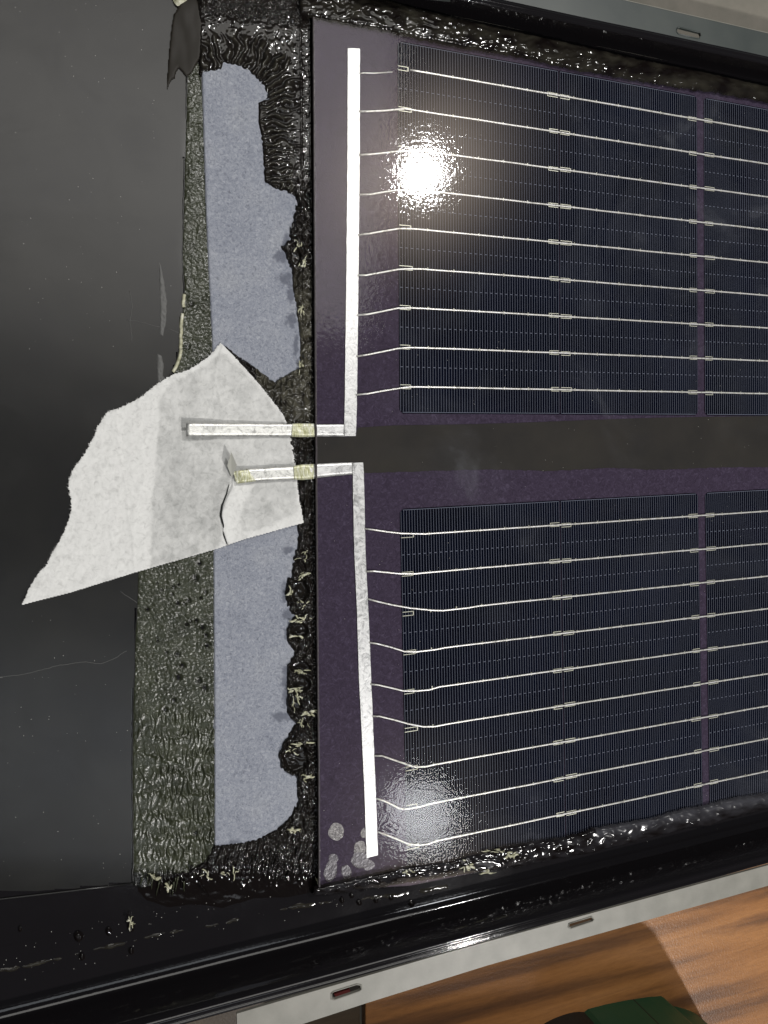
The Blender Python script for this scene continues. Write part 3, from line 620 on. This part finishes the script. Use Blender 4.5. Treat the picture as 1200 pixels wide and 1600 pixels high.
# busbar wires: run across the cells, kink at the left and reach the ribbon
upk = [[(562,115),(567,114),(585,114.5),(613,112.5)],[(561,174),(575,174),(600,173),(622,171),(634,170)],[(561,242),(580,241),(600,239),(620,236.5),(640,236)],[(561,304),(580,303.5),(600,300),(622,297),(640,298)],[(560,367),(580,364.5),(600,361),(622,357.5),(636,357)],[(559,430),(572,430),(600,425),(622,421),(640,420)],[(558,492.5),(575,491),(600,486),(622,481.5),(640,481)],[(557,557),(575,554),(600,549),(622,544.5),(640,543)],[(556,617),(575,615),(600,610.5),(622,607),(640,604.5)]]
lwk = [[(570,826),(585,828),(605,831),(628,833.5),(650,834)],[(572,893),(585,892.5),(605,894.5),(625,896.5),(650,896.5)],[(575,936),(590,940),(612,945),(640,950),(675,953.5),(692,954),(730,950)],[(577,1004),(590,1006),(610,1011),(632,1018),(650,1018.5),(680,1015)],[(579,1069),(592,1070.5),(612,1075),(630,1079.5),(652,1079.5),(670,1078)],[(582,1119),(594,1119.5),(615,1124.5),(638,1131),(662,1135.5),(680,1135)],[(585,1181),(597,1181),(620,1189),(648,1198.5),(665,1198)],[(589,1248),(600,1251.5),(612,1257),(624,1263.5),(634,1264.5),(655,1261)],[(591,1300),(605,1305),(620,1311),(636,1318),(652,1320.5),(668,1319)]]
nw = 0
for H, K in ((HU, upk), (HL, lwk)):
    for i, kp in enumerate(K):
        t = m0+i*PW; pts = [(u, v, .12) for u, v in kp]; lastu = kp[-1][0]
        if H is HU and i == 0:
            tube('wire_stub', pts, .27, M_wire, lam, seg=8); pts = []; lastu = 620
        for s in np.arange(2.6 if i or H is HL else 2.8, CW+G+CW/2, 3.0):
            u, v = Hpx(H, s, t)
            if u > lastu+12:
                pts.append((u, v+(0 if pts else 0)+.35*float(noise2(u/60, i*3.1, 4)), .2))
        tube('busbar_wire', pts, .39, M_wire, lam, seg=10)
        # little solder points along the wire
        q = []
        for s in np.arange(14, CW+G+CW/2, 12.9):
            if abs(s-CW/2) < 3 or abs(s-CW-G/2) < 5: continue
            q.append((s-.25, s+.25, t-.75, t+.6))
        V, F = bars(H, q, -.085, -.03); link('solder_point_row', mesh('solder_point_row', V, F), M_pad, lam, kind='stuff')
# ribbons (flat tinned strips) inside the laminate and their tabs over the tape
def ribbon(name, outline, z0, z1, parent, m=M_rib, **p):
    o = slab(name, rough_line(outline, .35, 9, 3, scale=14), z0, z1, m, parent, **p)
    return o
ribbon('bus_ribbon', [(543.5,75),(562.5,76),(562,250),(560,450),(557.5,640),(556,681.5),(537.5,681.5),(538.5,640),(541,450),(543,250)], -.28, .05, lam)
ribbon('bus_ribbon', [(551,723),(567.5,722.5),(569,760),(571,860),(576,960),(580,1060),(584,1160),(588,1260),(590.5,1336),(573,1341),(570.5,1260),(566,1160),(561,1060),(558,960),(553.5,860),(551.5,760)], -.28, .05, lam)
# tabs: rise out of the laminate edge and lie on the tape
def strip_h(name, top, bot, zs, m, parent, th=.3, seed=1, amp=.12):
    """ribbon through matching top/bottom edge points with a height for each"""
    us = np.linspace(0, 1, 60); t_ = np.linspace(0, 1, len(top)); T = np.array(top, float); B = np.array(bot, float)
    rows = []
    for s in us:
        tu = np.interp(s, t_, T[:,0]); tv = np.interp(s, t_, T[:,1]); bu = np.interp(s, t_, B[:,0]); bv = np.interp(s, t_, B[:,1]); z = np.interp(s, t_, zs)
        row = []
        for k in np.linspace(0, 1, 5):
            u, v = tu+(bu-tu)*k, tv+(bv-tv)*k; row.append(PX(u, v, z+amp*float(fbm(u/16., v/16., 2, seed)))+0)
        rows.append(row)
    n = 5; V = [list(p) for r in rows for p in r]; nV = len(V)
    F = [(i*n+j, i*n+j+n, i*n+j+1+n, i*n+j+1) for i in range(len(rows)-1) for j in range(n-1)]
    V += [[p[0], p[1], p[2]-th] for p in V[:nV]]; F += [(a_+nV, d_+nV, c_+nV, b_+nV) for a_, b_, c_, d_ in list(F)]
    for i in range(len(rows)-1):
        F += [(i*n, (i+1)*n, (i+1)*n+nV, i*n+nV), (i*n+n-1, i*n+n-1+nV, (i+1)*n+n-1+nV, (i+1)*n+n-1)]
    m_ = len(rows)-1; F += [(j, j+1, j+1+nV, j+nV) for j in range(n-1)]+[(m_*n+j+1, m_*n+j, m_*n+j+nV, m_*n+j+1+nV) for j in range(n-1)]
    return link(name, mesh(name, V, F, True), m, parent)
strip_h('ribbon_tab', [(291,661.5),(340,661.5),(400,662),(455,662.5),(478,662.5),(492,663),(512,663),(539,663)], [(291,682),(340,682),(400,682),(455,682),(478,682),(492,682),(512,682),(539,682)], [1.2,.5,.0,-.1,.15,.12,.08,.07], M_rib, lam, seed=4)
strip_h('ribbon_tab', [(384,733),(420,731),(455,729),(478,726),(492,725),(520,723.5),(552,722.5)], [(384,753),(420,751),(455,749.5),(478,748.5),(492,747),(520,744),(552,741)], [.2,.2,.1,.15,.12,.08,.07], M_rib, lam, seed=9)
strip_h('yellowed_solder', [(457,662),(466,661.5),(492,662)], [(456,682.5),(470,683),(492,682.5)], [.25,.45,.35], M_flux, lam, th=.5, seed=3, amp=.3)
strip_h('yellowed_solder', [(459,728),(470,726),(490,725)], [(460,749.5),(474,750),(491,748)], [.3,.5,.35], M_flux, lam, th=.5, seed=6, amp=.35)
strip_h('crumpled_tab_end', [(364,737),(374,735),(388,734)], [(370,756),(380,754.5),(400,752)], [.3,.9,.5], M_flux, lam, seed=8, amp=.45)
# corner overlap plates where the ribbons are soldered together
ribbon('solder_joint', [(540,664),(556.5,664),(556,681),(541,681)], .05, .22, lam)
ribbon('solder_joint', [(553,724),(567,724),(568,742),(554,742)], .05, .22, lam)
# trapped bubbles near the lower left corner
def blob_px(cx, cy, rx, ry, n=26, seed=0, rot=0):
    o = []
    for k in range(n):
        t = 2*math.pi*k/n; r = 1+.14*float(noise2(math.cos(t)*1.6+seed, math.sin(t)*1.6, 5)); x = rx*r*math.cos(t); y = ry*r*math.sin(t)
        o.append((cx+x*math.cos(rot)-y*math.sin(rot), cy+x*math.sin(rot)+y*math.cos(rot)))
    return o
bub = [(525.5,1299.5,12.5,13.5,0),(562,1326,9.5,12,.2),(569,1302,5,8,.1),(563,1344,14,13,.3),(521,1341,7.5,7,0),(517,1360,10,17,.25),(541,1362,8,11,-.2),(576,1352,10,8,-.5)]
M_bub2, nt, b = mat('faint_air_bubble', (.055,.048,.055), .35, .6, .1); bump(nt, b, noise(nt, 700, 3), .25)
nt.links.new(ramp(nt, noise(nt, 350, 4, .7, dist=1), [(.35,(.04,.033,.04)), (.75,(.10,.09,.095))]), b.inputs['Base Color'])
for i, (x, y, rx, ry, ro) in enumerate(bub):
    o = slab('air_bubble', blob_px(x, y, rx, ry, seed=i*3, rot=ro), -.44, -.38+.012*i, M_bubble if i < 3 else M_bub2, lam)
    if i in (3, 5, 6):
        p = blob_px(x, y, rx, ry, seed=i*3, rot=ro)[0:11]; tube('bubble_rim', [(a_, b_, -.3) for a_, b_ in p], .18, M_bubble, lam, seg=5)
# glass pane above it all and its cut edge
slab('glass_pane', lam_poly(1.0), .75, 1.5, M_glass, lam)
rowe = []
for x, y in rough_line(lam_out, .3, 8, 3, closed=False):
    p1 = PX(x+1.0, y, 1.5); p0 = PX(x+.2, y, -2.8); rowe.append([list(PX(x-1.4, y, -2.6)), list(PX(x-1.2, y, .2)), list(p1-np.array([.35,0,.25])), list(p1+np.array([.0,0,.03])), list(p1+np.array([.35,0,.03]))])
loft('glass_edge', rowe, M_edge, lam)

# ------------------------------------------------------------------ white masking tape
tape_px = [(344,535),(337,545),(325,558),(308,570),(291,579),(272,584),(259,591),(240,604),(222,619),(205,629),(183,639),(169,643),(160,655),(151,669),(149,679),(140,694),(133,708),(122,722),(113,736),(108,750),(107,762),(111,782),(111,800),(104,822),(100,832),(89,851),(80,868),(72,884),(64,892),(54,904),(45,921),(34,945)]
tape_b = [(110,926),(216,893),(300,869),(344,856),(357,851),(380,843),(420,832),(455,822),(474,817)]
tape_r = [(474,817),(471,800),(467,780),(464,760),(463,745),(461,720),(457,695),(452,672),(443,650),(432,634),(415,613),(396,590),(375,567),(357,548)]
tape_out = rough_line(tape_px, 1.5, 1.8, 3, closed=False, scale=3.6)[:-1]+[(34,945)]+tape_b+rough_line(tape_r[1:], .9, 3, 7, closed=False, scale=4)
adh = [(268,600),(290,588),(330,566),(344,550),(360,560),(400,600),(440,650),(455,690),(462,760),(466,800),(440,812),(400,829),(378,830),(374,815),(378,795),(386,778),(398,758),(372,756),(362,752),(360,765),(352,782),(346,800),(348,830),(345,846),(338,858),(236,888),(236,860),(237,820),(237,780),(242,740),(245,700),(249,660),(250,625)]
d2 = [(331,741),(345,738),(358,742),(364,757),(362,765),(350,790),(345,810),(349,840),(352,851),(335,855),(330,820),(332,780)]
def wig(o, s): return rough_line(o, 1.6, 5, s, scale=7)
adh_w = wig(adh, 4); d2w = wig(d2, 8)
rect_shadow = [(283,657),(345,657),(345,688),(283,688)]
def col_tape(U, V, d, Z):
    a_ = 1/(1+np.exp(-sdf(U, V, adh_w)/1.0)); b_ = 1/(1+np.exp(-sdf(U, V, d2w)/1.6)); n = .25*fbm(U/26, V/26, 3, 6)
    patch = np.clip(1.1-np.abs(V-650-.5*(U-300)*0)/38, 0, 1)
    m = a_*(.50+n)+b_*.22+a_*.20*np.exp(-((U-290)/45)**2-((V-775)/75)**2)-a_*.22*np.exp(-((U-370)/60)**2-((V-640)/60)**2)
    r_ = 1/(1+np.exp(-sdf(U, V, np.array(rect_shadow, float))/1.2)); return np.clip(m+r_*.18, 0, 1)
def ztape(U, V, d):
    z = np.interp(U, [30,110,215,240,325,345,450,475], [-2.2,-2.0,-1.9,-2.0,-1.9,-1.55,-1.35,-1.2])
    z = z+.26*fbm(U/34, V/30, 3, 2)+.06*fbm((U+V*.4)/5, (V-U*.3)/9, 2, 9)
    z = z+.9*np.exp(-((U-40)/25)**2)*np.clip((V-900)/50, 0, 1)
    for x0, y0, x1, y1, hh in ((345,545,262,900,.22),(300,575,345,700,.16),(120,745,330,690,.18),(70,890,300,780,.15),(180,640,215,895,.14),(400,600,460,700,.15),(240,610,200,900,.1)):
        ln = math.hypot(x1-x0, y1-y0); nx, ny = -(y1-y0)/ln, (x1-x0)/ln; q = (U-x0)*nx+(V-y0)*ny+7*noise2(U/60, V/60, int(x0)); z = z+hh*np.exp(-np.abs(q)/3.0)
    # crack: right flap lifted along the tear
    xc = np.interp(V, [742,760,782,800,830,852], [364,362,352,346,348,356]); k = (V > 738)
    z = z+k*(.45*np.exp(-np.clip(U-xc, 0, 99)/16)*(U > xc)-.45*np.exp(-((U-xc+1.2)/1.5)**2))
    z = z+.18*np.exp(-((U-(338+(V-600)*.22))/2.0)**2)*np.exp(-((V-615)/22)**2)
    return z-np.clip(1-(d+.6)/1.2, 0, 1)*.25
tape = height_sheet('masking_tape', tape_out, 1.4, ztape, M_tape, None, margin=.9, color=col_tape, base=-1.8,
    label='torn piece of white masking tape under the two ribbon tabs', category='masking tape')
fib = []
for k in range(150):
    i = rnd.randrange(6, len(tape_px)-2) if k < 110 else None
    if i is not None: (x0, y0), (x1, y1) = tape_px[i], tape_px[i+1]; sg = -1
    else: j = rnd.randrange(0, len(tape_r)-2); (x0, y0), (x1, y1) = tape_r[j], tape_r[j+1]; sg = 1
    t = rnd.random(); x, y = x0+(x1-x0)*t, y0+(y1-y0)*t; a_ = math.radians(rnd.uniform(150, 260)) if sg < 0 else math.radians(rnd.uniform(-50, 50)); L = rnd.uniform(1.2, 4.0)
    zz = float(ztape(np.array([x]), np.array([y]), np.array([5.0]))[0])-.05
    fib.append(tube('', [(x-math.cos(a_)*2, y-math.sin(a_)*2, zz), (x+math.cos(a_)*L*.4, y+math.sin(a_)*L*.4, zz+.08), (x+math.cos(a_+.5)*L, y+math.sin(a_+.5)*L, zz-.1)], rnd.uniform(.06,.16), None, seg=4, taper=lambda t: 1.2-t))
V, F = join(fib); link('torn_fibres', mesh('torn_fibres', V, F, True), M_tape, tape, kind='stuff')
# tear line and folded scrap
tube('tear_gap', [(x, y, z) for x, y, z in [(358,757,-1.35),(354,772,-1.4),(347,790,-1.4),(345,806,-1.4),(349,820,-1.4),(350,836,-1.4),(355,851,-1.4)]], .33, M_greenb, tape, taper=lambda t: .25+1.1*math.sin(math.pi*min(1, t*.92+.02)))
f = [(361,707),(370,726),(363,746),(355,728)]
P4 = [PX(361,707,2.6), PX(369.5,727,1.6), PX(362,746,-.4), PX(355,728,1.8)]
V = [list(p) for p in P4]+[[p[0]+.25, p[1], p[2]-.3] for p in P4]
link('folded_flap', mesh('folded_flap', V, [(0,3,2,1),(4,5,6,7),(0,1,5,4),(1,2,6,5),(2,3,7,6),(3,0,4,7)]), M_tape_back, tape)

# ------------------------------------------------------------------ green tool at the lower right
tool = thing('green_tool', 'rounded green plastic tool housing at the bottom edge on the wooden board', 'tool')
def hull(name, outline, z0, z1, m, parent, bev=5):
    o = slab(name, outline, z0, z1, m, parent, smooth=False); md = o.modifiers.new('round', 'BEVEL'); md.width = bev*MM; md.segments = 5; md.limit_method = 'ANGLE'; md.angle_limit = math.radians(50)
    return o
ZH = 74.0
def hull(name, outline, z0, z1, m, parent, bev=5):
    w = PX([p[0] for p in outline], [p[1] for p in outline], ZT); n = len(w); V = []; F = []
    for k, (zz, sc) in enumerate(((z0, 1), (z0+(z1-z0)*.5, 1.0), (z1-bev, .985), (z1-bev*.4, .95), (z1, .86))):
        c = w.mean(0)
        V += [[c[0]+(p[0]-c[0])*sc, c[1]+(p[1]-c[1])*sc, zz] for p in w]
    for k in range(4): F += [(k*n+i, k*n+(i+1)%n, (k+1)*n+(i+1)%n, (k+1)*n+i) for i in range(n)]
    F += [tuple(range(4*n, 5*n)), tuple(range(n-1, -1, -1))]
    me = mesh(name, V, F)
    return link(name, me, m, parent)
def arc(pts, it=2):
    for _ in range(it):
        q = []
        for i in range(len(pts)):
            a_, b_ = np.array(pts[i], float), np.array(pts[(i+1)%len(pts)], float); q += [tuple(a_*.75+b_*.25), tuple(a_*.25+b_*.75)]
        pts = q
    return pts
hull('housing', arc([(905,1582),(960,1572),(1020,1568),(1058,1572),(1096,1586),(1112,1622),(1105,1760),(1050,1860),(940,1860),(880,1760)], 3), ZT, ZH, M_green, tool, 9)
hull('end_cap', arc([(905,1580),(960,1566),(1030,1555),(1040,1560),(1044,1580),(1038,1660),(940,1690),(895,1620)], 1), ZT, 34, M_green, tool, 4)
hull('shade_block', arc([(838,1602),(905,1576),(935,1592),(940,1680),(860,1690),(825,1640)], 3), ZT, 22, M_greenb, tool, 4)  # dark body stands in for the black shadow left of the housing
hull('unseen_blocker', arc([(520,1650),(700,1624),(850,1604),(960,1600),(1000,1640),(990,1760),(700,1780),(520,1720)]), ZT, 56, M_greenb, tool, 9)  # unseen body added below the frame to shade the wood
hull('dark_notch', [(984,1563),(990,1561),(998,1574),(992,1577)], ZT, 34.6, M_greenb, tool, .5)  # dark piece stands in for a notch in the end cap

for k in range(3):
    x = 930+k*16; p0 = PX(x, 1600, ZT); q0 = PX(x-4, 1574, ZT)
    tube('grip_rib', [p0+np.array([0,0,47.9]), (p0+q0)/2+np.array([0,0,48.3]), q0+np.array([0,0,47.6])], .8, M_greenb, tool, world=True)
# ------------------------------------------------------------------ dust
def dust(name, pts, zf, rmin, rmax, m, label):
    parts = []
    for x, y in pts:
        c = PX(x, y, zf); r = rnd.uniform(rmin, rmax); s = rnd.uniform(.6, 1.6)
        V = [c+np.array(q)*r*[s, 1/s, .7] for q in ((1,0,0),(-1,0,0),(0,1,0),(0,-1,0),(0,0,1),(0,0,-1))]
        parts.append((V, [(0,2,4),(2,1,4),(1,3,4),(3,0,4),(2,0,5),(1,2,5),(3,1,5),(0,3,5)]))
    V, F = join(parts); return link(name, mesh(name, V, F, True), m, None, kind='stuff', label=label, category='dust')
dust('film_dust', [(180,61),(155,398),(136,490),(154,128),(222,284),(190,338),(166,650),(46,545),(85,1465-120),(51,1150),(171,1265),(146,1275),(33,1105),(119,1071)]+[((lambda a, c: (140+130*math.copysign(abs(a)**1.6, a), 260+300*c))(rnd.uniform(-1,1), rnd.gauss(-.1,.5))[0], rnd.uniform(0,560)) for _ in range(70)]+[(rnd.uniform(0,205), rnd.uniform(960,1380)) for _ in range(50)], -2.7, .04, .2, M_dust, 'pale dust specks scattered on the dark film at left')
dust('glass_dust', [(1031,213),(1156,233),(1033,574),(1157,578),(1083,706),(660,722),(775,697),(1126,689),(702,872),(1033,846),(1157,838),(598,1281),(1038,1202),(1162,1178),(801,596-32),(699,563),(700,598),(644,620),(740,626),(945,1000)]+[(rnd.uniform(500,1200), rnd.uniform(100,1320)) for _ in range(230)], 1.6, .05, .17, M_dust, 'tiny white dust specks scattered over the glass')
dust('tray_dust', [(rnd.uniform(0,1200), 0) for _ in range(0)]+[(x, 1511-x*.22+rnd.uniform(-40,30)) for x in [rnd.uniform(0,620) for _ in range(90)]], -3.3, .06, .22, M_dust, 'small specks along the foot of the lower black rim')
